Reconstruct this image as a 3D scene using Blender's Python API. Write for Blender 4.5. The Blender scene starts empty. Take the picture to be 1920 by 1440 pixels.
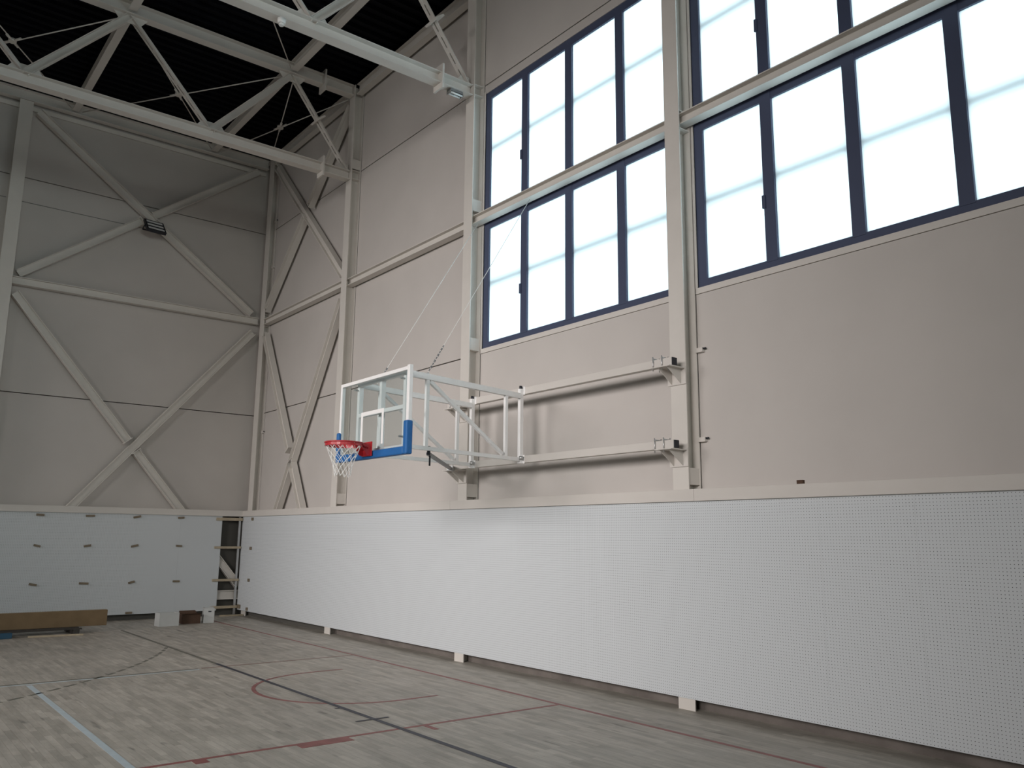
import bpy, bmesh, math, random
from mathutils import Vector, Matrix
random.seed(7)
C = bpy.context.scene.collection
scn = bpy.context.scene
H = 1.91            # camera height; X runs towards the window wall, Y into the hall, Z up

# ------------------------------------------------------------------ camera
def make_camera():
    yaw, pit, rol = map(math.radians, (38.396, 10.404, 0.5716))
    d = Vector((math.sin(yaw)*math.cos(pit), math.cos(yaw)*math.cos(pit), math.sin(pit)))
    r = Vector((math.cos(yaw), -math.sin(yaw), 0)); u = r.cross(d)
    r2 = math.cos(rol)*r + math.sin(rol)*u; u2 = -math.sin(rol)*r + math.cos(rol)*u
    cam = bpy.data.cameras.new('camera'); ob = bpy.data.objects.new('camera', cam); C.objects.link(ob)
    m = Matrix((r2, u2, -d)).transposed().to_4x4(); m.translation = Vector((0, 0, H))
    ob.matrix_world = m
    cam.sensor_fit = 'HORIZONTAL'; cam.sensor_width = 36.0; cam.lens = 1565.4/1920*36.0
    cam.clip_end = 200; cam.clip_start = 0.05
    scn.camera = ob
make_camera()

# ------------------------------------------------------------------ light
w = bpy.data.worlds.new('daylight_sky'); scn.world = w; w.use_nodes = True
bgn = w.node_tree.nodes['Background']; bgn.inputs[0].default_value = (0.78, 0.94, 1.0, 1); bgn.inputs[1].default_value = 3.8
def area(name, loc, rot, sx, sy, power, col, spread=180):
    l = bpy.data.lights.new(name, 'AREA'); l.shape = 'RECTANGLE'; l.size = sx; l.size_y = sy
    l.energy = power; l.color = col; l.spread = math.radians(spread)
    o = bpy.data.objects.new(name, l); C.objects.link(o); o.location = loc; o.rotation_euler = rot
    return o
# area lights added in place of daylight; the opposite and end walls have no windows
area('opposite_daylight_standin', (-15.7, 13.0, 7.3), (0, math.radians(-77), 0), 4.6, 10.0, 262, (1.0, 0.945, 0.925), 52)
area('opposite_daylight_standin_near', (-15.0, 0.0, 7.3), (0, math.radians(-77), math.radians(28.5)), 4.6, 10.0, 350, (1.0, 0.945, 0.925), 50)
area('end_wall_daylight_standin', (-2.0, -15.7, 7.3), (math.radians(88), 0, 0), 12.0, 4.4, 165, (0.90, 1.0, 0.95), 70)
vs = scn.view_settings
vs.view_transform = 'Standard'; vs.look = 'None'; vs.exposure = 0.0; vs.gamma = 1.0
try: vs.use_curve_mapping = False
except Exception: pass
scn.cycles.max_bounces = 8; scn.cycles.diffuse_bounces = 5; scn.cycles.transparent_max_bounces = 12
scn.cycles.sample_clamp_indirect = 6.0

# ------------------------------------------------------------------ materials
def mat(name, col, rough=0.6, spec=0.5, metal=0.0, noise=0.0, nscale=8.0, bump=0.0, bscale=60.0):
    m = bpy.data.materials.new(name); m.use_nodes = True
    nt = m.node_tree; b = nt.nodes['Principled BSDF']
    b.inputs['Roughness'].default_value = rough; b.inputs['Metallic'].default_value = metal
    b.inputs['Specular IOR Level'].default_value = spec
    tc = nt.nodes.new('ShaderNodeTexCoord')
    n = nt.nodes.new('ShaderNodeTexNoise'); n.inputs['Scale'].default_value = nscale; n.inputs['Detail'].default_value = 4
    nt.links.new(tc.outputs['Object'], n.inputs['Vector'])
    r = nt.nodes.new('ShaderNodeMapRange')
    r.inputs['From Min'].default_value = 0.3; r.inputs['From Max'].default_value = 0.7
    r.inputs['To Min'].default_value = 1-noise; r.inputs['To Max'].default_value = 1+noise
    nt.links.new(n.outputs['Fac'], r.inputs['Value'])
    mx = nt.nodes.new('ShaderNodeVectorMath'); mx.operation = 'SCALE'; mx.inputs[0].default_value = col[:3]
    nt.links.new(r.outputs['Result'], mx.inputs['Scale']); nt.links.new(mx.outputs[0], b.inputs['Base Color'])
    if bump:
        n2 = nt.nodes.new('ShaderNodeTexNoise'); n2.inputs['Scale'].default_value = bscale
        nt.links.new(tc.outputs['Object'], n2.inputs['Vector'])
        bp = nt.nodes.new('ShaderNodeBump'); bp.inputs['Strength'].default_value = bump; bp.inputs['Distance'].default_value = 0.01
        nt.links.new(n2.outputs['Fac'], bp.inputs['Height']); nt.links.new(bp.outputs['Normal'], b.inputs['Normal'])
    return m
M = {}
M['wall'] = mat('painted_sandwich_panel', (0.56, 0.525, 0.495), 0.65, 0.3, noise=0.025, nscale=1.2)
M['gap_shade_plinth'] = mat('gap_shade_and_dark_plinth', (0.095, 0.09, 0.08), 0.8)  # darkened for the corner gap shade; also used on the darker plinths
M['dark'] = mat('dark_backing', (0.012, 0.011, 0.010), 0.8)
M['steel'] = mat('cream_painted_steel', (0.67, 0.635, 0.59), 0.45, 0.5, noise=0.03, nscale=3)
M['white_steel'] = mat('white_painted_steel', (0.88, 0.87, 0.86), 0.35, 0.5, noise=0.02)
M['deck'] = mat('navy_roof_deck', (0.0015, 0.002, 0.0045), 0.7, 0.1)
M['frame'] = mat('glare_tinted_window_frame', (0.066, 0.080, 0.135), 0.5, 0.25)  # dark grey frame tinted blue to carry the window glare
M['ledge'] = mat('cream_ledge_sheet', (0.64, 0.605, 0.565), 0.5, 0.4, noise=0.02, nscale=2)
M['red'] = mat('red_paint', (0.42, 0.022, 0.03), 0.35, 0.5)
M['blue'] = mat('blue_padding', (0.018, 0.125, 0.36), 0.5, 0.4, noise=0.05, nscale=20)
M['net'] = mat('white_net_cord', (0.82, 0.82, 0.80), 0.8)
M['cord'] = mat('white_plastic', (0.8, 0.8, 0.78), 0.5)
M['black'] = mat('black_plastic', (0.012, 0.014, 0.022), 0.5)
M['zinc'] = mat('zinc_steel', (0.55, 0.55, 0.55), 0.35, metal=0.8)
M['grey_steel'] = mat('grey_steel_channel', (0.22, 0.22, 0.22), 0.5, metal=0.3)
M['wood'] = mat('raw_softwood', (0.42, 0.35, 0.25), 0.7, noise=0.12, nscale=12)
M['woodblock'] = mat('brown_wood_block', (0.20, 0.16, 0.11), 0.7, noise=0.15, nscale=20)
M['concrete'] = mat('concrete_plinth', (0.17, 0.15, 0.135), 0.85, 0.2, noise=0.25, nscale=2.2, bump=0.3)
M['cardboard'] = mat('brown_cardboard', (0.20, 0.14, 0.08), 0.8, 0.2, noise=0.08, nscale=5)
M['darkcard'] = mat('dark_brown_cardboard', (0.10, 0.06, 0.042), 0.8, 0.2, noise=0.1, nscale=6)
M['whitecard'] = mat('white_cardboard', (0.52, 0.53, 0.52), 0.7, 0.3, noise=0.03, nscale=6)
M['pallet'] = mat('dark_pallet_wood', (0.045, 0.04, 0.035), 0.8, noise=0.2, nscale=10)
M['bluebox'] = mat('blue_crate_plastic', (0.015, 0.07, 0.13), 0.5)
M['tube'] = mat('white_lamp_tube', (0.85, 0.9, 0.9), 0.25)
M['lens'] = mat('pale_floodlight_lens', (0.75, 0.75, 0.75), 0.3)
M['lwhite'] = mat('white_court_paint', (0.50, 0.58, 0.62), 0.5, noise=0.05, nscale=9)
M['lred'] = mat('red_court_paint', (0.27, 0.095, 0.088), 0.5, noise=0.2, nscale=9)
M['lfaint'] = mat('faded_red_court_paint', (0.27, 0.19, 0.16), 0.55, noise=0.25, nscale=9)
M['lblue'] = mat('navy_court_paint', (0.028, 0.032, 0.05), 0.5, noise=0.2, nscale=9)
M['lgrey'] = mat('grey_green_court_paint', (0.17, 0.165, 0.135), 0.55, noise=0.3, nscale=9)

def panel_material():
    m = bpy.data.materials.new('white_perforated_board'); m.use_nodes = True
    nt = m.node_tree; b = nt.nodes['Principled BSDF']; L = nt.links.new
    b.inputs['Roughness'].default_value = 0.5; b.inputs['Specular IOR Level'].default_value = 0.35
    tc = nt.nodes.new('ShaderNodeTexCoord'); sep = nt.nodes.new('ShaderNodeSeparateXYZ'); L(tc.outputs['Object'], sep.inputs[0])
    def math_(op, a, bb=None):
        n = nt.nodes.new('ShaderNodeMath'); n.operation = op
        for i, v in enumerate((a, bb)):
            if v is None: continue
            if isinstance(v, (int, float)): n.inputs[i].default_value = v
            else: L(v, n.inputs[i])
        return n.outputs[0]
    P = 0.98/31
    def cell(c, off):
        q = math_('FRACT', math_('ADD', math_('DIVIDE', c, P), off)); return math_('MULTIPLY', math_('SUBTRACT', q, 0.5), P)
    cx, cz = cell(sep.outputs['X'], 0.5), cell(sep.outputs['Z'], 0.0)
    d = math_('SQRT', math_('ADD', math_('MULTIPLY', cx, cx), math_('MULTIPLY', cz, cz)))
    hole = math_('LESS_THAN', d, 0.0036)
    inx = math_('LESS_THAN', math_('ABSOLUTE', sep.outputs['X']), 0.488)
    inz = math_('LESS_THAN', math_('ABSOLUTE', math_('SUBTRACT', sep.outputs['Z'], 1.106)), 1.095)
    hole = math_('MULTIPLY', hole, math_('MULTIPLY', inx, inz))
    mx = nt.nodes.new('ShaderNodeMixRGB'); L(hole, mx.inputs[0])
    mx.inputs[1].default_value = (0.62, 0.65, 0.67, 1); mx.inputs[2].default_value = (0.05, 0.06, 0.065, 1)
    L(mx.outputs[0], b.inputs['Base Color'])
    return m
M['panel'] = panel_material()

def floor_material():
    m = bpy.data.materials.new('worn_parquet_strips'); m.use_nodes = True
    nt = m.node_tree; b = nt.nodes['Principled BSDF']; L = nt.links.new
    tc = nt.nodes.new('ShaderNodeTexCoord')
    mp = nt.nodes.new('ShaderNodeMapping'); mp.inputs['Rotation'].default_value = (0, 0, math.radians(90)); L(tc.outputs['Object'], mp.inputs[0])
    br = nt.nodes.new('ShaderNodeTexBrick'); L(mp.outputs[0], br.inputs['Vector'])
    br.offset = 0.37; br.inputs['Scale'].default_value = 1.0
    br.inputs['Brick Width'].default_value = 0.46; br.inputs['Row Height'].default_value = 0.068
    br.inputs['Mortar Size'].default_value = 0.0012; br.inputs['Bias'].default_value = 0.0
    br.inputs['Color1'].default_value = (0.49, 0.455, 0.40, 1); br.inputs['Color2'].default_value = (0.365, 0.34, 0.295, 1)
    br.inputs['Mortar'].default_value = (0.27, 0.23, 0.18, 1)
    # long grain streaks and broad dusty patches
    def noise(scale, vec, detail=4):
        mp2 = nt.nodes.new('ShaderNodeMapping'); mp2.inputs['Scale'].default_value = vec; L(tc.outputs['Object'], mp2.inputs[0])
        n = nt.nodes.new('ShaderNodeTexNoise'); n.inputs['Scale'].default_value = scale; n.inputs['Detail'].default_value = detail
        L(mp2.outputs[0], n.inputs['Vector']); return n.outputs['Fac']
    def rng(v, a, bb, f0=0.3, f1=0.7):
        r = nt.nodes.new('ShaderNodeMapRange'); L(v, r.inputs[0])
        for k, x in zip(('From Min', 'From Max', 'To Min', 'To Max'), (f0, f1, a, bb)): r.inputs[k].default_value = x
        return r.outputs[0]
    def mul(a, bb):
        n = nt.nodes.new('ShaderNodeMath'); n.operation = 'MULTIPLY'; L(a, n.inputs[0]); L(bb, n.inputs[1]); return n.outputs[0]
    f = mul(rng(noise(7.0, (1.6, 0.22, 1)), 0.86, 1.12), rng(noise(0.55, (1, 0.7, 1)), 0.90, 1.10))
    f = mul(f, rng(noise(26.0, (1.5, 0.25, 1)), 0.93, 1.06))
    dk = rng(noise(5.0, (1.8, 0.3, 1), 2), 1.0, 0.62, 0.66, 0.74); f = mul(f, dk)
    v = nt.nodes.new('ShaderNodeVectorMath'); v.operation = 'SCALE'; L(br.outputs['Color'], v.inputs[0]); L(f, v.inputs['Scale'])
    L(v.outputs[0], b.inputs['Base Color'])
    L(rng(noise(3.0, (1, 1, 1)), 0.42, 0.60), b.inputs['Roughness'])
    b.inputs['Specular IOR Level'].default_value = 0.4
    return m
M['floor'] = floor_material()

def pane_material():
    m = bpy.data.materials.new('frosted_glazing'); m.use_nodes = True
    nt = m.node_tree; nt.nodes.clear(); L = nt.links.new
    o = nt.nodes.new('ShaderNodeOutputMaterial')
    t = nt.nodes.new('ShaderNodeBsdfTranslucent'); t.inputs[0].default_value = (0.72, 0.75, 0.76, 1)
    g = nt.nodes.new('ShaderNodeBsdfGlossy'); g.inputs['Roughness'].default_value = 0.25; g.inputs[0].default_value = (0.9, 0.9, 0.9, 1)
    mx = nt.nodes.new('ShaderNodeMixShader'); mx.inputs[0].default_value = 0.05
    L(t.outputs[0], mx.inputs[1]); L(g.outputs[0], mx.inputs[2]); L(mx.outputs[0], o.inputs[0])
    return m
M['pane'] = pane_material()
def glass_material():
    m = bpy.data.materials.new('clear_board_glass'); m.use_nodes = True
    nt = m.node_tree; nt.nodes.clear(); L = nt.links.new
    o = nt.nodes.new('ShaderNodeOutputMaterial')
    t = nt.nodes.new('ShaderNodeBsdfTransparent'); t.inputs[0].default_value = (0.93, 0.96, 0.96, 1)
    g = nt.nodes.new('ShaderNodeBsdfGlossy'); g.inputs['Roughness'].default_value = 0.05
    mx = nt.nodes.new('ShaderNodeMixShader'); mx.inputs[0].default_value = 0.06
    L(t.outputs[0], mx.inputs[1]); L(g.outputs[0], mx.inputs[2]); L(mx.outputs[0], o.inputs[0])
    return m
M['glass'] = glass_material()

# ------------------------------------------------------------------ mesh helpers
class MB:
    def __init__(s): s.bm = bmesh.new()
    def hexa(s, p):                       # p: 8 points, bottom ring 0-3, top ring 4-7
        v = [s.bm.verts.new(q) for q in p]
        for f in ((3,2,1,0),(4,5,6,7),(0,1,5,4),(1,2,6,5),(2,3,7,6),(3,0,4,7)): s.bm.faces.new([v[i] for i in f])
        return s
    def box(s, x0, x1, y0, y1, z0, z1):
        return s.hexa([(x0,y0,z0),(x1,y0,z0),(x1,y1,z0),(x0,y1,z0),(x0,y0,z1),(x1,y0,z1),(x1,y1,z1),(x0,y1,z1)])
    def bar(s, p0, p1, wv, hv, side=None, cs=0.0, ch=0.0):
        """rectangular bar p0-p1; hv size along 'up' (perpendicular to side), wv size along side"""
        p0, p1 = Vector(p0), Vector(p1); a = (p1-p0).normalized()
        sd = Vector(side) if side is not None else Vector((0,0,1)).cross(a)
        sd = (sd - a*sd.dot(a)).normalized(); up = a.cross(sd).normalized()
        o = sd*cs + up*ch
        ring = [(-wv/2,-hv/2),(wv/2,-hv/2),(wv/2,hv/2),(-wv/2,hv/2)]
        return s.hexa([p0+o+sd*x+up*y for x, y in ring] + [p1+o+sd*x+up*y for x, y in ring])
    def ibeam(s, p0, p1, h, b, side, tf=0.014, tw=0.010):
        """I section: flanges b wide along 'side', h deep across"""
        s.bar(p0, p1, tw, h-2*tf, side)
        s.bar(p0, p1, b, tf, side, ch=(h-tf)/2); s.bar(p0, p1, b, tf, side, ch=-(h-tf)/2)
        return s
    def tube(s, p0, p1, r, n=10, cap=True, r1=None):
        p0, p1 = Vector(p0), Vector(p1); a = (p1-p0).normalized()
        x = a.orthogonal().normalized(); y = a.cross(x); r1 = r if r1 is None else r1
        A = [s.bm.verts.new(p0 + (x*math.cos(t)+y*math.sin(t))*r) for t in [2*math.pi*i/n for i in range(n)]]
        B = [s.bm.verts.new(p1 + (x*math.cos(t)+y*math.sin(t))*r1) for t in [2*math.pi*i/n for i in range(n)]]
        for i in range(n):
            f = s.bm.faces.new((A[i], A[(i+1)%n], B[(i+1)%n], B[i])); f.smooth = True
        if cap: s.bm.faces.new(A[::-1]); s.bm.faces.new(B)
        return s
    def path(s, pts, r, n=8):
        for a, b in zip(pts[:-1], pts[1:]): s.tube(a, b, r, n)
        return s
    def torus(s, c, R, r, nu=40, nv=10):
        V = [[s.bm.verts.new((c[0]+(R+r*math.cos(2*math.pi*j/nv))*math.cos(2*math.pi*i/nu),
              c[1]+(R+r*math.cos(2*math.pi*j/nv))*math.sin(2*math.pi*i/nu), c[2]+r*math.sin(2*math.pi*j/nv))) for j in range(nv)] for i in range(nu)]
        for i in range(nu):
            for j in range(nv):
                f = s.bm.faces.new((V[i][j], V[(i+1)%nu][j], V[(i+1)%nu][(j+1)%nv], V[i][(j+1)%nv])); f.smooth = True
        return s
    def prism(s, pts, d):                 # polygon pts extruded by vector d
        d = Vector(d); a = [s.bm.verts.new(p) for p in pts]; b = [s.bm.verts.new(Vector(p)+d) for p in pts]; n = len(a)
        s.bm.faces.new(a[::-1]); s.bm.faces.new(b)
        for i in range(n): s.bm.faces.new((a[i], a[(i+1)%n], b[(i+1)%n], b[i]))
        return s
    def build(s, name, m, parent=None, origin=None, bevel=0.0):
        bmesh.ops.recalc_face_normals(s.bm, faces=s.bm.faces)
        o_ = Vector(origin) if origin is not None else (Vector((0,0,0)) if parent is not None else None)
        if o_ is None:
            lo = Vector([min(v.co[i] for v in s.bm.verts) for i in range(3)]); hi = Vector([max(v.co[i] for v in s.bm.verts) for i in range(3)])
            o_ = Vector(((lo.x+hi.x)/2, (lo.y+hi.y)/2, lo.z))
        if parent is not None and origin is None: o_ = parent_world(parent)
        for v in s.bm.verts: v.co -= o_
        me = bpy.data.meshes.new(name); s.bm.to_mesh(me); s.bm.free(); me.materials.append(M[m])
        o = bpy.data.objects.new(name, me); C.objects.link(o)
        if parent is not None: o.parent = parent; o.location = o_ - parent_world(parent)
        else: o.location = o_
        if bevel:
            b = o.modifiers.new('bevel', 'BEVEL'); b.width = bevel; b.segments = 2; b.limit_method = 'ANGLE'
        return o
def parent_world(p):
    v = Vector(p.location)
    while p.parent: p = p.parent; v += Vector(p.location)
    return v
def empty(name, loc):
    o = bpy.data.objects.new(name, None); C.objects.link(o); o.location = loc; o.empty_display_size = 0.2; return o
def tag(o, label=None, cat=None, group=None, kind=None):
    for k, v in (('label', label), ('category', cat), ('group', group), ('kind', kind)):
        if v: o[k] = v
    return o
def struct(o): o['kind'] = 'structure'; return o
def copy_thing(o, d, label, group=None):
    c = o.copy(); C.objects.link(c); c.location = Vector(o.location) + Vector(d)
    c['label'] = label
    if group: c['group'] = group
    for ch in list(o.children):
        k = ch.copy(); C.objects.link(k); k.parent = c
        for g in list(ch.children):
            kk = g.copy(); C.objects.link(kk); kk.parent = k
    return c

XF, XS = 7.80, 8.03          # column flange face / inner face of the window wall sheets
YF, YS = 20.45, 20.68        # the same for the end wall
XL, YN = -16.0, -16.0        # opposite side wall and the wall behind the camera
ZC = 11.86                   # underside of the roof deck
BY = [20.20, 15.65, 11.11, 6.58, 2.04, -2.49, -7.03, -11.56]   # column centres along the window wall
BAY = 4.535

# ================================================================== SETTING
fl = struct(MB().box(XL-0.3, XS+0.3, YN-0.3, YS+0.3, -0.2, 0).build('floor', 'floor', origin=(0, 0, 0)))
def strip(name, m, pts, z0=0.0005, z1=0.0022):
    b = MB()
    for (x0, x1, y0, y1) in pts: b.box(x0, x1, y0, y1, z0, z1)
    return b.build(name, m, fl)
def arc_strip(name, m, cx, cy, r, a0, a1, wd, dash=None, n=60):
    b = MB()
    for i in range(n):
        if dash and (i % dash[1]) >= dash[0]: continue
        t0 = math.radians(a0+(a1-a0)*i/n); t1 = math.radians(a0+(a1-a0)*(i+1)/n)
        P = [(cx+rr*math.cos(t), cy+rr*math.sin(t), 0.0006) for t, rr in ((t0, r-wd/2), (t0, r+wd/2), (t1, r+wd/2), (t1, r-wd/2))]
        b.prism(P, (0, 0, 0.0016))
    return b.build(name, m, fl)
o = strip('white_line', 'lwhite', [(2.10, 2.165, -6.0, 12.50)]); o['label'] = 'broad white painted court line'
o = strip('white_line', 'lwhite', [(-9.0, 4.30, 12.56, 12.60)]); o['label'] = 'narrow white painted court line'
strip('faded_red_line', 'lfaint', [(4.36, 6.80, 12.64, 12.70)])
strip('grey_line', 'lgrey', [(-9.0, 4.30, 12.63, 12.68)])
strip('navy_line', 'lblue', [(4.655, 4.715, -6.0, 13.0)], 0.0024, 0.0032)
strip('grey_line', 'lgrey', [(4.655, 4.715, 13.0, 18.4)], 0.0024, 0.0032)
strip('navy_tick', 'lblue', [(4.47, 4.86, 8.185, 8.225), (4.60, 4.655, 8.92, 8.96)], 0.0034, 0.0042)
strip('red_line', 'lred', [(6.80, 6.85, -6.0, 19.6)])
strip('red_line', 'lred', [(-9.0, 6.80, 7.635, 7.685)])
o = strip('red_block', 'lred', [(3.55, 4.08, 7.50, 7.634)]); o['label'] = 'thick red painted block on the court line'
strip('red_tick', 'lred', [(2.60, 2.72, 7.52, 7.634), (4.93, 4.99, 7.42, 7.634)])
arc_strip('red_arc', 'lred', 5.50, 10.20, 1.25, 90, 270, 0.05)
strip('red_line', 'lred', [(5.50, 5.98, 8.925, 8.975), (5.50, 5.98, 11.425, 11.475)])
arc_strip('dashed_arc', 'lgrey', -3.49, 18.53, 8.75, -75, -21, 0.05, dash=(2, 3), n=81)

# window wall: sandwich panels per bay with open joints over a dark backing
def wallbox(b, y0, y1, z0, z1): b.box(XS, XS+0.10, y0, y1, z0, z1)
jy = [YS+0.1] + [c-0.12 for c in BY] + [YN-0.1]
zj = [0.0, 4.915, 9.765, 12.0]
g = 0.010
b = MB()
WIN = []     # (y_hi, y_lo)
for i in range(len(jy)-1):
    y1, y0 = jy[i]-g, jy[i+1]+g
    if i == 0: y1 = jy[i]
    has = 3 <= i <= 8
    for k in range(3):
        z0, z1 = zj[k]+(g if k else 0), zj[k+1]-g
        if has and k == 1:
            wy1, wy0 = jy[i]-0.045, jy[i]-0.045-4.22
            if i == 8: wy0 = jy[i+1]+0.3
            WIN.append((wy1, wy0))
            wallbox(b, wy1, y1, z0, z1)
            if wy0-y0 > 0.01: wallbox(b, y0, wy0, z0, z1)
            wallbox(b, wy0, wy1, z0, 4.985); wallbox(b, wy0, wy1, 9.60, z1)
        else: wallbox(b, y0, y1, z0, z1)
struct(b.build('wall_right', 'wall', origin=(XS, 0, 0)))
b = MB()      # backing sheet outside, with openings at the windows
ys = sorted(set([YN-0.1, YS+0.3] + [v for wv in WIN for v in wv]))
for y0, y1 in zip(ys[:-1], ys[1:]):
    mid = (y0+y1)/2
    if any(a > mid > c for a, c in WIN):
        b.box(XS+0.10, XS+0.20, y0, y1, -0.2, 4.985); b.box(XS+0.10, XS+0.20, y0, y1, 9.60, 12.2)
    else: b.box(XS+0.10, XS+0.20, y0, y1, -0.2, 12.2)
struct(b.build('wall_outer', 'dark', origin=(XS, 0, 0)))
# end wall
b = MB()
xj = [8.05, 2.18-0.135+0.27, 2.18-5.62, 2.18-11.24, XL]
zf = [0.0, 4.895, 9.77, 12.0]
xs_ = [XS+0.0, 2.18, -3.44, -9.06, XL]
for i in range(4):
    for k in range(3):
        b.box(xs_[i+1]+g, xs_[i]-(g if i else 0), YS, YS+0.10, zf[k]+(g if k else 0), zf[k+1]-g)
struct(b.build('wall_back', 'wall', origin=(0, YS, 0)))
struct(MB().box(XL-0.2, XS+0.2, YS+0.10, YS+0.2, -0.2, 12.2).build('wall_outer', 'dark', origin=(0, YS, 0)))
M['lap'] = mat('sheet_lap_shadow_line', (0.20, 0.195, 0.18), 0.7)  # dark tone painted for the shadow line along the sheet lap
struct(MB().box(7.24, XS-0.005, 20.66, 20.678, 0.2, 2.34).build('gap_shade_sheet', 'gap_shade_plinth'))  # dark sheet added to hold the shade inside the open corner gap
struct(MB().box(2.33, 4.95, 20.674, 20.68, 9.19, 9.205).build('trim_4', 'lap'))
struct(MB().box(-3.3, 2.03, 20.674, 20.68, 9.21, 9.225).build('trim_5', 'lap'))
# opposite wall and wall behind the camera
struct(MB().box(XL-0.2, XL, YN-0.2, YS+0.2, -0.2, 12.2).build('wall_left', 'wall', origin=(XL, 0, 0)))
struct(MB().box(XL-0.2, XS+0.2, YN-0.2, YN, -0.2, 12.2).build('wall_front', 'wall', origin=(0, YN, 0)))
# corrugated roof deck, ribs along X
b = MB(); per, dep = 0.25, 0.07
y = YN-0.2; prof = []
while y < YS+0.3:
    prof += [(y, ZC), (y+0.09, ZC), (y+0.12, ZC+dep), (y+0.22, ZC+dep)]; y += per
va = [b.bm.verts.new((XL-0.2, q[0], q[1])) for q in prof]; vb = [b.bm.verts.new((XS+0.25, q[0], q[1])) for q in prof]
for i in range(len(prof)-1): b.bm.faces.new((va[i], vb[i], vb[i+1], va[i+1]))
b.box(XL-0.2, XS+0.25, YN-0.2, YS+0.3, ZC+dep+0.01, ZC+0.2)
struct(b.build('ceiling', 'deck', origin=(0, 0, ZC)))
# plinths behind the cladding gap, darker near the corner and along the end wall
struct(MB().box(7.955, XS, YN, 15.8, 0, 0.20).build('baseboard_right', 'concrete'))
struct(MB().box(7.965, XS, 15.8, YS, 0, 0.20).build('baseboard_right', 'gap_shade_plinth'))
struct(MB().box(XL, 7.955, 20.60, YS, 0, 0.20).build('baseboard_back', 'gap_shade_plinth'))
# ledges that close the cladding at the top
b = MB(); yy = [20.43, 15.9, 11.37, 6.35, 1.8, -2.7, -7.2, -11.8, YN]
for i in range(len(yy)-1): b.box(7.745, XS, yy[i+1]+0.0015, yy[i]-0.0015, 2.345, 2.485)
struct(b.build('trim_1', 'ledge', bevel=0.004))
struct(MB().box(XL, 7.745, 20.39, YS, 2.345, 2.485).build('trim_2', 'ledge', bevel=0.004))

# windows
def make_window(n, y1, y0, trimmed=True):
    root = empty('window_%d' % n, (XS, (y0+y1)/2, 4.985)); struct(root)
    fx0, fx1 = XS+0.012, XS+0.085
    z0, z1 = 4.985, 9.60; fw = 0.10
    b = MB()
    b.box(fx0, fx1, y0, y0+0.13, z0, z1).box(fx0, fx1, y1-0.13, y1, z0, z1)
    b.box(fx0, fx1, y0+0.13, y1-0.13, z0, z0+fw).box(fx0, fx1, y0+0.13, y1-0.13, z1-0.13, z1)
    b.box(fx0+0.001, fx1, y0+0.13, y1-0.13, 7.07, 7.43)
    b.build('window_frame', 'frame', root)
    muls = [y1-1.07, y1-2.13, y1-3.22]
    for ym in muls:
        o = MB().box(fx0-0.006, fx1-0.002, ym-0.075, ym+0.075, z0+fw-0.02, z1-0.11).build('mullion', 'frame', root)
    ed = [y1-0.13] + muls + [y0+0.13]
    for k in range(4):
        a = ed[k]-(0.075 if k else 0); c = ed[k+1]+(0.075 if k < 3 else 0)
        for (p0, p1) in ((z0+fw, 7.07), (7.43, z1-0.13)):
            MB().box(fx0+0.030, fx0+0.036, c, a, p0, p1).build('pane', 'pane', root)
    hb = MB()
    for zz in (5.72, 8.0): hb.box(fx0-0.03, fx0-0.006, muls[0]+0.045, muls[0]+0.085, zz, zz+0.16)
    hb.build('window_handle', 'frame', root)
    tb = MB()
    tb.box(XS-0.012, XS+0.03, y0-0.03, y1+0.03, z0-0.075, z0).box(XS-0.012, XS+0.03, y1, y1+0.035, z0, z1+0.03)
    tb.build('window_trim', 'ledge', root)
    rb = MB()
    for zz in (6.10, 8.53): rb.box(XS+0.10, XS+0.16, y0+0.02, y1-0.02, zz-0.04, zz+0.04)
    rb.build('outer_rail', 'grey_steel', root)
for k, (a, c) in enumerate(WIN): make_window(k+1, a, c)

# ================================================================== STEEL FRAME
def column(y, label, x0=XF, x1=XS, wd=0.24, z1=11.75):
    b = MB(); tf = 0.015
    b.box(x0, x0+tf, y-wd/2, y+wd/2, 0, z1); b.box(x1-tf-0.002, x1-0.002, y-wd/2, y+wd/2, 0, z1)
    b.box(x0+tf, x1-tf-0.002, y-0.006, y+0.006, 0, z1)
    root = empty('steel_column', ((x0+x1)/2, y, 0)); tag(root, label, 'column', 'cream steel columns standing along the walls')
    b.build('shaft', 'steel', root)
    return root
def stiff(root, y, z0, z1, fill=True, x0=XF, x1=XS, wd=0.24, off=0.03):
    b = MB()
    if fill: b.box(x0+0.0155, x1-0.018, y-wd/2+0.012, y-0.0065, z0, z1)
    else:
        for zz in (z0, z1): b.box(x0+0.0155, x1-0.018, y-wd/2+0.008, y-0.0065, zz-0.006, zz+0.006)
    b.build('stiffener', 'steel', root)
cA = column(BY[0]+0.07, 'cream steel column standing in the corner where the two walls meet', x0=7.87, wd=0.27)
stiff(cA, BY[0]+0.07, 7.15, 7.45, False, x0=7.87, wd=0.27)
cB = column(BY[1], 'cream steel column carrying the far roof truss, left of the hoop backboard top')
stiff(cB, BY[1], 9.78, 10.0); stiff(cB, BY[1], 9.55, 9.74, False); stiff(cB, BY[1], 2.54, 2.75)
cC = column(BY[2], 'cream steel column at the left edge of the left window, behind the backboard arms')
stiff(cC, BY[2], 4.955, 5.165); stiff(cC, BY[2], 7.39, 7.60); stiff(cC, BY[2], 9.55, 9.74, False); stiff(cC, BY[2], 2.54, 2.75)
cD = column(BY[3], 'cream steel column between the two windows, holding the right rail ends')
stiff(cD, BY[3], 2.545, 2.745); stiff(cD, BY[3], 7.10, 7.34, False)
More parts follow.
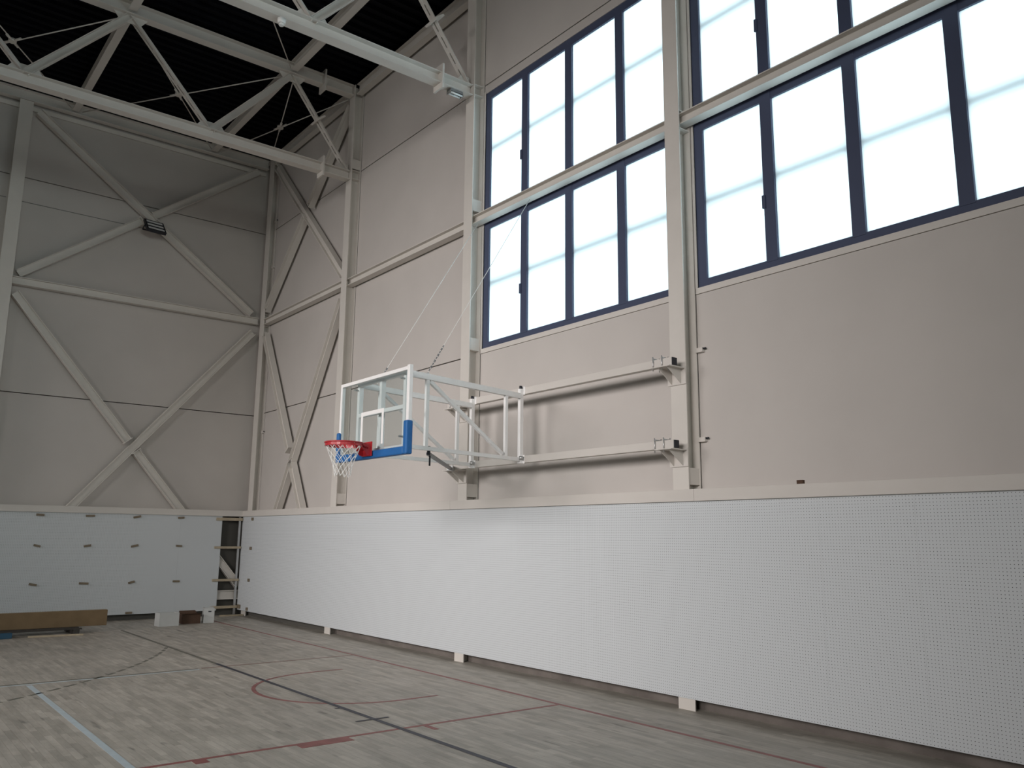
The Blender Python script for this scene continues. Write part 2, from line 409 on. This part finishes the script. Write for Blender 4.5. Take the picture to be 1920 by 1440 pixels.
# end-wall column
def end_column(x, label):
    b = MB(); tf = 0.015
    b.box(x-0.135, x+0.135, YF, YF+tf, 0, 11.5).box(x-0.135, x+0.135, YS-tf-0.002, YS-0.002, 0, 11.5).box(x-0.006, x+0.006, YF+tf, YS-tf-0.002, 0, 11.5)
    root = empty('steel_column', (x, (YF+YS)/2, 0)); tag(root, label, 'column', 'cream steel columns standing along the walls')
    b.build('shaft', 'steel', root)
end_column(2.18, 'wide cream steel column at the left edge, on the end wall')

def girder(p0, p1, h, bb, side, label, group='horizontal cream steel beams along the walls', name='steel_girder'):
    return tag(MB().ibeam(p0, p1, h, bb, side).build(name, 'steel'), label, 'beam', group)
XG = 7.915
girder((XG, 20.13, 7.24), (XG, BY[1]+0.006, 7.24), 0.15, 0.15, (1,0,0), 'horizontal steel girder on the side wall between the corner column and the next column')
girder((XG, BY[1]-0.008, 7.21), (XG, BY[2]+0.008, 7.21), 0.155, 0.15, (1,0,0), 'horizontal steel girder on the plain wall just left of the left window')
girder((XG, BY[2]-0.008, 7.23), (XG, BY[3]+0.008, 7.23), 0.15, 0.15, (1,0,0), 'horizontal steel girder crossing in front of the left window')
girder((XG, BY[3]-0.008, 7.23), (XG, BY[4]+0.008, 7.23), 0.15, 0.15, (1,0,0), 'horizontal steel girder crossing in front of the right window')
girder((2.325, 20.54, 7.33), (7.86, 20.54, 7.33), 0.17, 0.15, (0,1,0), 'horizontal steel girder at mid height of the end wall')
girder((-3.3, 20.54, 7.33), (2.035, 20.54, 7.33), 0.17, 0.15, (0,1,0), 'horizontal steel girder left of the wide column on the end wall')
# perimeter beams under the roof
for (ya, yb, lab) in ((BY[0]-0.07, BY[1]+0.125, 'roof edge beam in the bay next to the corner'), (BY[1]-0.125, BY[2]+0.125, 'roof edge beam above the plain side wall panels'),
                      (BY[2]-0.125, BY[3]+0.125, 'roof edge beam above the left window')):
    girder((7.90, ya, 11.65), (7.90, yb, 11.65), 0.24, 0.14, (1,0,0), lab+', cream steel', name='roof_edge_beam')
girder((-9.0, 20.52, 11.63), (7.86, 20.52, 11.63), 0.24, 0.16, (0,1,0), 'long cream roof edge beam along the top of the end wall', name='roof_edge_beam')
tag(MB().box(-9.0, 7.86, 20.625, 20.66, 11.36, 11.46).build('conduit_rail', 'steel'), 'thin cream rail running below the end wall roof beam', 'rail')

# X braces
def brace(p0, p1, side, label, h=0.17, bb=0.14, cut=None, plates=True):
    root = empty('steel_brace', p0 if p0[2] < p1[2] else p1)
    tag(root, label, 'brace', 'diagonal cream steel wall braces')
    p0, p1 = Vector(p0), Vector(p1); a = (p1-p0).normalized()
    if cut is None: MB().ibeam(p0, p1, h, bb, side, 0.012, 0.009).build('beam', 'steel', root)
    else:
        t = cut; L = (p1-p0).length; gap = 0.16
        q0 = p0+a*(t*L-gap); q1 = p0+a*(t*L+gap)
        MB().ibeam(p0, q0, h, bb, side, 0.012, 0.009).build('beam', 'steel', root)
        MB().ibeam(q1, p1, h, bb, side, 0.012, 0.009).build('beam', 'steel', root)
        MB().bar(q0, q0+a*0.018, bb+0.02, h+0.06, side).build('end_plate', 'steel', root)
        MB().bar(q1-a*0.018, q1, bb+0.02, h+0.06, side).build('end_plate', 'steel', root)
    return root
YB = 20.53; S = (0, 1, 0)
brace((2.44, YB, 11.33), (7.66, YB, 7.49), S, 'brace sloping down right to mid height, upper part of the end wall')
brace((2.42, YB, 7.49), (7.62, YB, 11.40), S, 'brace rising right to the roof corner, upper part of the end wall', cut=0.49)
brace((7.74, YB, 7.03), (3.0, YB, 1.35), S, 'brace falling left from the corner column, lower part of the end wall')
brace((2.40, YB, 7.05), (7.80, YB, 0.68), S, 'brace falling right into the open corner gap, lower part of the end wall', cut=0.495)
XB = 7.90; S = (1, 0, 0)
brace((XB, 19.97, 11.42), (XB, 15.87, 7.46), S, 'brace sloping down right beside the corner, upper part of the side wall')
brace((XB, 15.88, 11.40), (XB, 20.06, 7.54), S, 'brace falling left beside the corner, upper part of the side wall', cut=0.48)
brace((XB, 20.04, 6.91), (XB, 16.05, 0.35), S, 'brace sloping down right beside the corner, lower part of the side wall', cut=0.49)
brace((XB, 15.87, 6.89), (XB, 19.98, 0.40), S, 'brace falling left beside the corner, lower part of the side wall')

# roof trusses in planes Y = const
def truss(y, label, tops=(6.38, 3.16, -0.06, -3.28, -6.5), bots=(7.77, 4.79, 1.58, -1.63, -4.85)):
    root = empty('roof_truss', (7.8, y, 9.5)); tag(root, label, 'truss', 'cream steel roof trusses spanning the hall')
    zb, zt = 9.62, 11.62
    MB().ibeam((7.79, y, zb), (-7.5, y, zb), 0.20, 0.20, (0,1,0)).build('bottom_chord', 'steel', root)
    MB().ibeam((7.79, y, zt), (-7.5, y, zt), 0.24, 0.20, (0,1,0)).build('top_chord', 'steel', root)
    for k in range(len(tops)):
        # double flat diagonals with packing plates: bottom node k -> top node k
        for pa, pb, solid in (((bots[k], zb+0.10), (tops[k], zt-0.12), False), ((tops[k], zt-0.12), (bots[k+1], zb+0.10), True) if k+1 < len(bots) else (None, None, None)):
            if pa is None: continue
            p0, p1 = Vector((pa[0], y, pa[1])), Vector((pb[0], y, pb[1]))
            b = MB()
            if solid: b.ibeam(p0, p1, 0.13, 0.14, (0,1,0), 0.010, 0.008)
            else:
                for s in (-1, 1):
                    b.bar(p0, p1, 0.065, 0.010, (0,1,0), cs=s*0.047, ch=0.035)
                    b.bar(p0, p1, 0.010, 0.070, (0,1,0), cs=s*0.0195)
                n = 7
                for i in range(n+1):
                    c = p0.lerp(p1, 0.04+0.92*i/n); a = (p1-p0).normalized()
                    b.bar(c-a*0.05, c+a*0.05, 0.030, 0.07, (0,1,0))
            b.build('diagonal', 'steel', root)
    for xx in bots[:-1]:
        MB().prism([(xx-0.30, y-0.006, zb+0.1), (xx+(0.0 if xx > 7.5 else 0.30), y-0.006, zb+0.1), (xx+(0.0 if xx > 7.5 else 0.18), y-0.006, zb+0.26), (xx-0.18, y-0.006, zb+0.26)], (0, 0.012, 0)).build('gusset', 'steel', root)
    for xx in tops[:-1]:
        MB().prism([(xx-0.30, y-0.006, zt-0.12), (xx+0.30, y-0.006, zt-0.12), (xx+0.18, y-0.006, zt-0.28), (xx-0.18, y-0.006, zt-0.28)], (0, 0.012, 0)).build('gusset', 'steel', root)
    for (px, z0, z1, wy) in ((7.14, 9.42, 9.86, 0.28), (7.08, 11.36, 11.84, 0.28)):
        MB().box(px-0.018, px+0.018, y-wy/2, y+wy/2, z0, z1).build('splice_plate', 'steel', root)
    a = Vector((7.77-6.38, 0, 9.72-11.5)).normalized(); c = Vector((7.02, y, 10.68))
    MB().bar(c-a*0.018, c+a*0.018, 0.34, 0.20, (0,1,0)).build('splice_plate', 'steel', root)
    return root
truss(BY[1], 'farther cream steel roof truss, ending on the column near the corner')
truss(BY[2], 'nearer cream steel roof truss with the twin tube lamp below its right end')

def purlin(x, y0, y1, label):
    girder((x, y0, 11.66), (x, y1, 11.66), 0.20, 0.15, (1,0,0), label, 'cream roof beams between the trusses', 'roof_beam')
purlin(6.38, 20.43, BY[1]+0.10, 'roof beam from the end wall to the far truss, nearer the corner')
purlin(3.16, 20.43, BY[1]+0.10, 'roof beam from the end wall to the far truss, farther left')
purlin(6.38, BY[1]-0.10, BY[2]+0.10, 'roof beam between the two trusses, nearer the window wall')
purlin(3.16, BY[1]-0.10, BY[2]+0.10, 'roof beam between the two trusses, farther left at the top edge')
def rods(x0, x1, y0, y1, label, both=True, z=11.52):
    root = empty('rod_bracing', ((x0+x1)/2, (y0+y1)/2, z)); tag(root, label, 'bracing', 'thin crossed tie rods under the roof')
    MB().tube((x0, y0, z), (x1, y1, z), 0.012, 8).build('tie_rod', 'steel', root)
    if both:
        MB().tube((x0, y1, z+0.028), (x1, y0, z+0.028), 0.012, 8).build('tie_rod', 'steel', root)
        c = Vector(((x0+x1)/2, (y0+y1)/2, z+0.014)); b = MB()
        b.tube(c-Vector((0,0,0.03)), c+Vector((0,0,0.03)), 0.075, 14)
        for s in (-1, 1):
            for t in (-1, 1):
                d = Vector((s*(x1-x0), t*(y1-y0), 0)).normalized(); b.tube(c+d*0.05, c+d*0.22, 0.026, 8)
        b.build('hub', 'steel', root)
rods(6.50, 7.80, 20.30, BY[1]+0.2, 'crossed thin tie rods in the roof corner bay with small round hub')
rods(3.28, 6.26, 20.30, BY[1]+0.2, 'crossed thin tie rods in the middle roof bay behind the far truss')
rods(0.06, 3.04, 20.30, BY[1]+0.2, 'crossed thin tie rods at the top left corner with large round hub')
rods(3.30, 6.26, BY[2]+0.2, BY[1]-0.2, 'single thin tie rod between the two trusses', both=False)

# ================================================================== CLADDING PANELS
PW = 0.98
def panel_mesh():
    b = MB(); b.box(-PW/2+0.0004, PW/2-0.0004, -0.009, 0.009, 0, 2.215)
    o = b.build('perforated_panel', 'panel', origin=(0, 0, 0)); return o
proto = panel_mesh(); proto.rotation_euler = (0, 0, math.radians(90))
ordn = ['first', 'second', 'third', 'fourth', 'fifth', 'sixth', 'seventh', 'eighth', 'ninth', 'tenth', 'eleventh', 'twelfth', 'thirteenth', 'fourteenth', 'fifteenth', 'sixteenth', 'seventeenth', 'eighteenth']
for k in range(18):
    o = proto if k == 0 else proto.copy()
    if k: C.objects.link(o)
    o.location = (7.79-0.0, 20.455-PW*(k+0.5), 0.130)
    under = ' beside the corner gap' if k == 0 else (' at the right picture edge' if k == 17 else '')
    tag(o, 'white perforated board on the side wall, %s from the corner%s' % (ordn[k], under), 'wall panel', 'white perforated boards on the side wall')
for k in range(8):
    o = proto.copy(); C.objects.link(o); o.rotation_euler = (0, 0, 0)
    o.location = (7.27-PW*(k+0.5), 20.44, 0.130)
    tag(o, 'white perforated board on the end wall, %s left of the corner gap' % ordn[k], 'wall panel', 'white perforated boards on the end wall')

# spacer blocks sitting on the panel seams
def block(x, y, z, rz, label, sx=0.16, sz=0.045, rot=0.0, dy=0.03):
    b = MB(); b.box(-sx/2, sx/2, -dy/2, dy/2, -sz/2, sz/2)
    o = b.build('wooden_block', 'woodblock', origin=(0, 0, 0), bevel=0.003); o.location = (x, y, z); o.rotation_euler = (0, rot, rz)
    tag(o, label, 'wooden block', 'small wooden blocks fixed over the panel seams')
rowname = {2.285: 'top', 1.635: 'upper middle', 0.83: 'lower middle'}
for k, x in enumerate((6.29, 5.31, 4.33, 3.35)):
    for z in (2.285, 1.635, 0.83):
        block(x, 20.416, z, 0, 'small brown wooden block, %s row, on the %s seam left of the corner gap' % (rowname[z], ordn[k]), rot=random.uniform(-0.25, 0.25), sx=random.uniform(0.13, 0.19))
block(5.31, 20.416, 0.165, 0, 'small brown wooden block at the foot of the end wall beside the white box', sx=0.14)
for z, lab in ((2.28, 'top'), (1.59, 'upper middle'), (0.85, 'lower middle'), (0.185, 'lowest')):
    block(7.766, 19.79, z, math.radians(90), 'tiny brown wooden block near the corner on the side wall, %s one' % lab, sx=0.08, sz=0.07)
block(7.766, 20.30, 0.21, math.radians(90), 'tiny brown wooden block at the lower corner edge of the side wall boards', sx=0.16, sz=0.09)

# open corner gap: battens, stud and steel plate
for z, hgt, lab in ((2.275, 0.07, 'topmost pale wooden batten across the open corner gap'), (1.60, 0.055, 'second pale wooden batten across the open corner gap'),
               (0.83, 0.055, 'third pale wooden batten across the open corner gap'), (0.20, 0.06, 'fourth pale wooden batten low in the open corner gap')):
    tag(MB().box(7.12, 7.765, 20.40, 20.428, z-hgt/2, z+hgt/2).build('wooden_batten', 'wood'), lab, 'batten', 'pale wooden battens across the corner gap')
tag(MB().box(7.30, 7.85, 20.20, 20.25, 0.0, 0.035).build('wooden_batten', 'wood'), 'pale wooden batten lying on the floor below the corner gap', 'batten', 'pale wooden battens across the corner gap')
b = MB(); b.box(7.685, 7.735, 20.435, 20.44, 0.0, 2.33).box(7.685, 7.689, 20.44, 20.47, 0, 2.33).box(7.731, 7.735, 20.44, 20.47, 0, 2.33)
tag(b.build('metal_stud', 'zinc'), 'grey metal stud standing in the open corner gap', 'stud')
girder((7.26, 20.54, 0.48), (7.86, 20.54, 0.48), 0.21, 0.15, (0,1,0), 'short steel beam low inside the open corner gap')

# ================================================================== BASKETBALL GOAL
goal = empty('basketball_goal', (7.55, 9.88, 2.9))
tag(goal, 'glass basketball backboard with red rim and blue padding on white side folding arms', 'basketball hoop')
BX, Y0, Y1, Z0, Z1 = 5.20, 8.56, 10.36, 2.90, 3.955
b = MB(); t = 0.045
b.box(BX, BX+0.05, Y0, Y0+0.06, Z0, Z1+0.015).box(BX, BX+0.05, Y1-0.045, Y1, Z0, Z1)
b.box(BX, BX+0.05, Y0+0.06, Y1-0.045, Z1-0.045, Z1).box(BX, BX+0.05, Y0+0.06, Y1-0.045, Z0, Z0+0.045)
b.build('board_frame', 'white_steel', goal, bevel=0.003)
gl = MB().box(BX+0.008, BX+0.018, Y0+0.06, Y1-0.045, Z0+0.045, Z1-0.045).build('backboard', 'glass', goal)
b = MB(); yc = 9.46; lw = 0.05
b.box(BX+0.0055, BX+0.0075, yc-0.295, yc-0.295+lw, 3.05, 3.50).box(BX+0.0055, BX+0.0075, yc+0.295-lw, yc+0.295, 3.05, 3.50)
b.box(BX+0.0055, BX+0.0075, yc-0.295+lw, yc+0.295-lw, 3.50-lw, 3.50)
b.build('target_marking', 'white_steel', gl)
pd = MB()
pd.box(BX-0.03, BX+0.06, Y0-0.02, Y0+0.07, Z0-0.025, 3.285)
pd.build('padding', 'blue', goal, bevel=0.018)
MB().box(BX-0.03, BX+0.02, Y1-0.05, Y1+0.02, Z0-0.025, 3.285).build('padding', 'blue', goal, bevel=0.018)
MB().box(BX-0.029, BX+0.059, Y0+0.065, Y1-0.045, Z0-0.024, Z0+0.075).build('padding', 'blue', goal, bevel=0.018)
# rim
RX, RY, RZ = BX-0.15-0.225, yc, 3.05
rim = MB().torus((RX, RY, RZ), 0.234, 0.010, 56, 10).build('rim', 'red', goal)
b = MB()
b.box(BX-0.055, BX-0.044, yc-0.125, yc+0.125, RZ-0.145, RZ+0.035)
b.prism([(BX-0.055, yc-0.10, RZ+0.014), (BX-0.055, yc-0.10, RZ-0.135), (BX-0.10, yc-0.10, RZ-0.135), (BX-0.20, yc-0.10, RZ-0.01), (BX-0.20, yc-0.10, RZ+0.014)], (0, 0.008, 0))
b.prism([(BX-0.055, yc+0.092, RZ+0.014), (BX-0.055, yc+0.092, RZ-0.135), (BX-0.10, yc+0.092, RZ-0.135), (BX-0.20, yc+0.092, RZ-0.01), (BX-0.20, yc+0.092, RZ+0.014)], (0, 0.008, 0))
b.box(BX-0.16, BX-0.05, yc-0.085, yc+0.085, RZ+0.004, RZ+0.012)
for s in (-1, 1): b.tube((BX-0.06, yc+s*0.08, RZ-0.06), (RX+0.16, yc+s*0.165, RZ-0.008), 0.009, 8)
# lower strap under the ring
V0 = []
n = 30
for i in range(n):
    a0, a1 = math.radians(25+310*i/n), math.radians(25+310*(i+1)/n)
    P = [(RX+0.234*math.cos(a), RY+0.234*math.sin(a)) for a in (a0, a1)]
    Q = [(RX+0.228*math.cos(a), RY+0.228*math.sin(a)) for a in (a0, a1)]
    b.hexa([(P[0][0],P[0][1],RZ-0.042),(P[1][0],P[1][1],RZ-0.042),(Q[1][0],Q[1][1],RZ-0.042),(Q[0][0],Q[0][1],RZ-0.042),
            (P[0][0],P[0][1],RZ-0.006),(P[1][0],P[1][1],RZ-0.006),(Q[1][0],Q[1][1],RZ-0.006),(Q[0][0],Q[0][1],RZ-0.006)])
b.build('rim_bracket', 'red', goal)
# net: diamonds hanging from 12 loops
b = MB(); rows = 7
def npt(i, r):   # i in half steps of 24
    f = r/rows; rad = 0.100+0.128*(1-f)**1.7
    a = 2*math.pi*(i+0.35)/24
    z = RZ-0.015-0.40*f**0.9
    return (RX+rad*math.cos(a), RY+rad*math.sin(a), z-0.012*math.sin(3*a))
for k in range(12):
    i = 2*k
    for r in range(rows):
        a = i+(r % 2)
        b.tube(npt(a, r), npt(a+1, r+1), 0.0034, 5, cap=False); b.tube(npt(a, r), npt(a-1, r+1), 0.0034, 5, cap=False)
    b.tube((RX+0.234*math.cos(2*math.pi*(i+.35)/24), RY+0.234*math.sin(2*math.pi*(i+.35)/24), RZ+0.008), npt(i, 0), 0.004, 5)
b.build('net', 'net', goal)
# frame behind the board
XR = 5.345
b = MB()
for yy_ in (8.86, 9.46, 10.06): b.box(XR-0.03, XR+0.03, yy_-0.03, yy_+0.03, 2.97, 3.96)
for zz in (3.93, 3.50, 3.00): b.box(XR-0.028, XR+0.028, 8.89, 10.03, zz-0.025, zz+0.025)
b.build('back_frame', 'white_steel', goal)
for yy_ in (8.86, 10.06):
    for zz in (3.85, 3.12): MB().tube((BX+0.05, yy_, zz), (XR, yy_, zz), 0.012, 8).build('bolt', 'zinc', goal)
# side arms
def side_arm(y0):
    root = goal; x0, x1 = 5.375, 7.50; sl = (9.28-8.86)/(7.50-5.345)
    Y = lambda x: y0+(x-5.345)*sl
    P = lambda x, z: (x, Y(x), z)
    zt, zb = 3.925, 3.005
    o = MB(); o.bar(P(x0, zt), P(x1, zt), 0.06, 0.075); o.bar(P(x0, zb), P(x1-0.02, zb), 0.05, 0.05)
    o.bar(P(5.69, zb+0.025), P(5.69, zt-0.03), 0.045, 0.045, (0,1,0)); o.bar(P(7.20, zb+0.025), P(7.20, zt-0.03), 0.045, 0.045, (0,1,0))
    o.bar(P(5.73, zt-0.05), P(7.13, zb+0.05), 0.04, 0.045)
    o.build('side_arm', 'white_steel', root)
    h = MB(); h.box(7.492, 7.548, Y(7.52)-0.03, Y(7.52)+0.03, 2.95, 4.03)
    h.build('hinge_post', 'white_steel', root)
    MB().tube((7.52, Y(7.52), 4.03), (7.52, Y(7.52), 4.075), 0.022, 10).build('hinge_pin', 'black', root); MB().tube((7.50, Y(7.52)-0.045, 3.00), (7.50, Y(7.52)-0.045, 3.05), 0.03, 12).build('hinge_pin', 'zinc', root)
    return Y
side_arm(8.86); side_arm(10.06)
b = MB(); b.bar((5.76, 8.97, 2.945), (7.40, 10.88, 2.965), 0.05, 0.035)
b.build('lock_strut', 'grey_steel', goal)
b = MB(); b.tube((5.76, 8.96, 2.93), (5.76, 8.96, 3.04), 0.022, 10); b.tube((5.83, 9.04, 2.80), (5.83, 9.04, 2.93), 0.012, 8)
b.build('lock_pin', 'black', goal)
b = MB()
b.bar((7.38, 10.86, 2.965), (7.53, 11.03, 2.975), 0.09, 0.07)
b.build('strut_clamp', 'zinc', goal)

# rails and their column brackets
def rail(z, label):
    root = empty('mounting_rail', (7.60, 8.76, z-0.05)); tag(root, label, 'rail', 'white wall rails carrying the backboard arms')
    MB().box(7.555, 7.645, 6.47, 11.24, z-0.05, z+0.05).build('tube', 'ledge', root, bevel=0.004)
    for ye in (6.462, 11.242): MB().box(7.56, 7.64, ye-0.006, ye+0.006, z-0.045, z+0.045).build('end_cap', 'black', root)
    for yc_ in (BY[3], BY[2]):
        b = MB(); zt = z-0.052
        b.box(7.50, 7.79, yc_-0.12, yc_+0.14, zt-0.012, zt)
        b.box(7.782, 7.798, yc_-0.13, yc_+0.15, zt-0.20, zt+0.02)
        for yy_ in (yc_-0.06, yc_+0.08): b.prism([(7.53, yy_, zt-0.012), (7.782, yy_, zt-0.012), (7.782, yy_, zt-0.19)], (0, 0.008, 0))
        b.build('bracket', 'ledge', root)
        for yy_ in (yc_+0.03, yc_+0.17 if yc_ < 8 else yc_-0.09):
            u = MB()
            for xx in (7.542, 7.658): u.tube((xx, yy_, z-0.09), (xx, yy_, z+0.085), 0.007, 8)
            u.tube((7.535, yy_, z+0.062), (7.665, yy_, z+0.062), 0.009, 8)
            u.build('u_bolt', 'zinc', root)
    # clamps for the hinge posts
    for yp in (9.284, 10.484):
        MB().box(7.548, 7.556, yp-0.06, yp+0.06, z-0.06, z+0.06).build('hinge_plate', 'white_steel', root)
rail(4.005, 'upper white horizontal rail bolted across the two columns')
rail(3.010, 'lower white horizontal rail bolted across the two columns')

# pull-up cables
def cable(p_top, p_bot, label, turn):
    root = empty('steel_cable', p_bot); tag(root, label, 'cable', 'thin pull cables from the girder to the backboard arms')
    p_top, p_bot = Vector(p_top), Vector(p_bot); d = (p_top-p_bot).normalized()
    MB().tube(p_bot, p_top, 0.0042, 6).build('rope', 'cord', root)
    b = MB(); q = p_bot+d*turn[0]
    for i in range(turn[1]):
        b.tube(q+d*(0.055*i), q+d*(0.055*i+0.035), 0.012 if i % 2 else 0.008, 8)
    b.build('turnbuckle', 'grey_steel', root)
    b = MB(); b.torus(Vector(p_bot)-Vector((0,0,0.0)), 0.018, 0.005, 16, 6); b.build('eye', 'zinc', root)
    return root
cable((7.84, 9.50, 7.10), (5.69, 8.93, 3.975), 'thin pale cable hooked to the right backboard arm', (0.04, 9))
cable((7.83, 10.86, 7.10), (5.62, 10.12, 3.975), 'thin pale cable hooked to the left backboard arm', (0.25, 2))

# ================================================================== LAMPS AND SMALL FITTINGS
fl_ = empty('floodlight', (5.10, 20.13, 9.00)); tag(fl_, 'black floodlight with three pale bars on the crossing of the end wall braces', 'floodlight')
fl_.rotation_euler = (math.radians(-38), 0, math.radians(8))
def lbuild(mb, name, m, parent):    # local-space part
    bmesh.ops.recalc_face_normals(mb.bm, faces=mb.bm.faces); me = bpy.data.meshes.new(name); mb.bm.to_mesh(me); mb.bm.free(); me.materials.append(M[m])
    o = bpy.data.objects.new(name, me); C.objects.link(o); o.parent = parent; return o
lbuild(MB().box(-0.23, 0.23, -0.02, 0.05, 0.0, 0.40), 'housing', 'black', fl_)
for k in range(3):
    lbuild(MB().box(-0.19, 0.19, -0.028, -0.021, 0.045+k*0.125, 0.105+k*0.125), 'light_bar', 'lens', fl_)
b = MB(); b.box(-0.25, -0.235, 0.0, 0.16, 0.17, 0.21).box(0.235, 0.25, 0.0, 0.16, 0.17, 0.21).box(-0.25, 0.25, 0.15, 0.16, 0.17, 0.21)
lbuild(b, 'yoke', 'black', fl_)

el = empty('twin_tube_lamp', (7.47, 11.10, 9.36)); tag(el, 'small unlit lamp with two white tubes under the near truss end', 'lamp')
MB().box(7.34, 7.60, 11.04, 11.16, 9.475, 9.518).build('housing', 'grey_steel', el, bevel=0.003)
for yy_ in (11.065, 11.135): MB().tube((7.345, yy_, 9.45), (7.60, yy_, 9.45), 0.017, 12).build('tube', 'tube', el)
for xx in (7.338, 7.596): MB().box(xx, xx+0.012, 11.04, 11.16, 9.425, 9.475).build('end_bracket', 'zinc', el)
dt = empty('ceiling_detector', (4.29, 11.02, 9.50)); tag(dt, 'small round white detector under the near truss bottom chord', 'detector')
MB().tube((4.29, 11.06, 9.44), (4.29, 11.06, 9.518), 0.055, 18, r1=0.065).build('body', 'cord', dt)
MB().tube((4.29, 11.06, 9.41), (4.29, 11.06, 9.44), 0.035, 18).build('sensor', 'cord', dt)
# cladding clips and wall pieces
def clip(x, y, z, label, pin=True):
    root = empty('wall_clip', (x, y, z)); tag(root, label, 'clip', 'small cream clips beside the wall joints')
    MB().box(XS-0.05, XS-0.002, y-0.11, y-0.0, z, z+0.055).build('body', 'ledge', root)
    if pin: MB().tube((XS-0.03, y-0.15, z+0.04), (XS-0.03, y-0.112, z+0.04), 0.012, 8).build('pin', 'black', root)
clip(XS, 6.455, 4.16, 'small cream clip below the sill end of the right window')
clip(XS, 6.455, 3.06, 'small cream clip with black pin beside the lower rail end')
clip(XS, BY[0]-0.05, 9.95, 'small cream clip high on the corner column joint')
clip(XS, BY[0]-0.05, 8.70, 'small cream clip halfway up the corner column joint', False)
clip(XS, BY[0]-0.05, 4.40, 'small cream clip on the lower corner column joint')
cl = MB(); cl.box(7.76, 7.80, 4.93, 5.0, 2.486, 2.525); tag(cl.build('wooden_offcut', 'darkcard'), 'tiny dark wooden offcut lying on the long ledge', 'offcut')

# ================================================================== THINGS ON THE FLOOR
b = MB(); b.box(1.2, 4.41, 18.48, 18.63, 0.112, 0.412)
long_box = empty('cardboard_box', (2.8, 18.7, 0.1)); tag(long_box, 'very long flat brown cardboard box along the end wall at the left edge', 'box')
b.build('carton', 'cardboard', long_box, bevel=0.006)
MB().box(1.21, 4.40, 18.53, 18.58, 0.4125, 0.4135).build('tape', 'wood', long_box)
pal = empty('wooden_pallet', (3.0, 18.5, 0)); tag(pal, 'dark low pallet under the long cardboard box', 'pallet')
for x in (1.25, 2.5, 3.75): MB().box(x, x+0.11, 18.15, 18.97, 0.0, 0.09).build('bearer', 'pallet', pal)
for yy_ in (18.15, 18.40, 18.65, 18.88): MB().box(1.2, 3.90, yy_, yy_+0.09, 0.09, 0.111).build('slat', 'pallet', pal)
tag(MB().box(2.25, 2.72, 18.05, 18.14, 0, 0.10).build('blue_block', 'bluebox', bevel=0.01), 'dark blue plastic piece in front of the pallet at the left edge', 'plastic piece')
tag(MB().bar((2.97, 18.02, 0.018), (3.88, 17.92, 0.018), 0.05, 0.03).build('wooden_plank', 'wood'), 'thin pale plank lying on the floor before the long cardboard box', 'plank')
def carton(name, x0, x1, y0, y1, h, m, label, rz=0.0, lid=None, hole=False):
    cx, cy = (x0+x1)/2, (y0+y1)/2
    root = empty(name, (cx, cy, 0)); tag(root, label, 'box')
    hx, hy = (x1-x0)/2, (y1-y0)/2; t = 0.006; b = MB()
    b.box(-hx, hx, -hy, -hy+t, 0, h).box(-hx, hx, hy-t, hy, 0, h).box(-hx, -hx+t, -hy+t, hy-t, 0, h).box(hx-t, hx, -hy+t, hy-t, 0, h).box(-hx+t, hx-t, -hy+t, hy-t, 0, t)
    lbuild(b, 'carton', m, root)
    if lid == 'flaps':
        f = MB(); f.prism([(-hx, -hy, h), (hx, -hy, h), (hx*0.9, -hy-0.10, h+0.02), (-hx*0.9, -hy-0.10, h+0.02)], (0, 0, 0.004))
        f.prism([(-hx, hy, h), (hx, hy, h), (hx*0.9, hy+0.06, h+0.05), (-hx*0.9, hy+0.06, h+0.05)], (0, 0, 0.004))
        lbuild(f, 'flap', m, root)
    if lid == 'tops':
        f = MB(); f.box(-hx, hx, -hy, hy, h, h+0.005); lbuild(f, 'flap', m, root)
    if hole:
        f = MB(); f.box(-0.03+hx*0.1, 0.035+hx*0.1, -hy-0.002, -hy+0.001, h-0.08, h-0.055); lbuild(f, 'handle_hole', 'black', root)
    root.rotation_euler = (0, 0, rz)
carton('cardboard_box', 5.47, 5.88, 18.70, 18.98, 0.27, 'whitecard', 'wide open white cardboard box left of the small brown box', rz=0.06)
carton('cardboard_box', 6.05, 6.43, 18.98, 19.28, 0.20, 'darkcard', 'small dark brown cardboard box between the two white boxes', lid='flaps', rz=-0.03)
carton('cardboard_box', 6.54, 6.76, 18.95, 19.35, 0.31, 'whitecard', 'taller white cardboard box with handle hole beside the corner gap', rz=-0.25, hole=True)
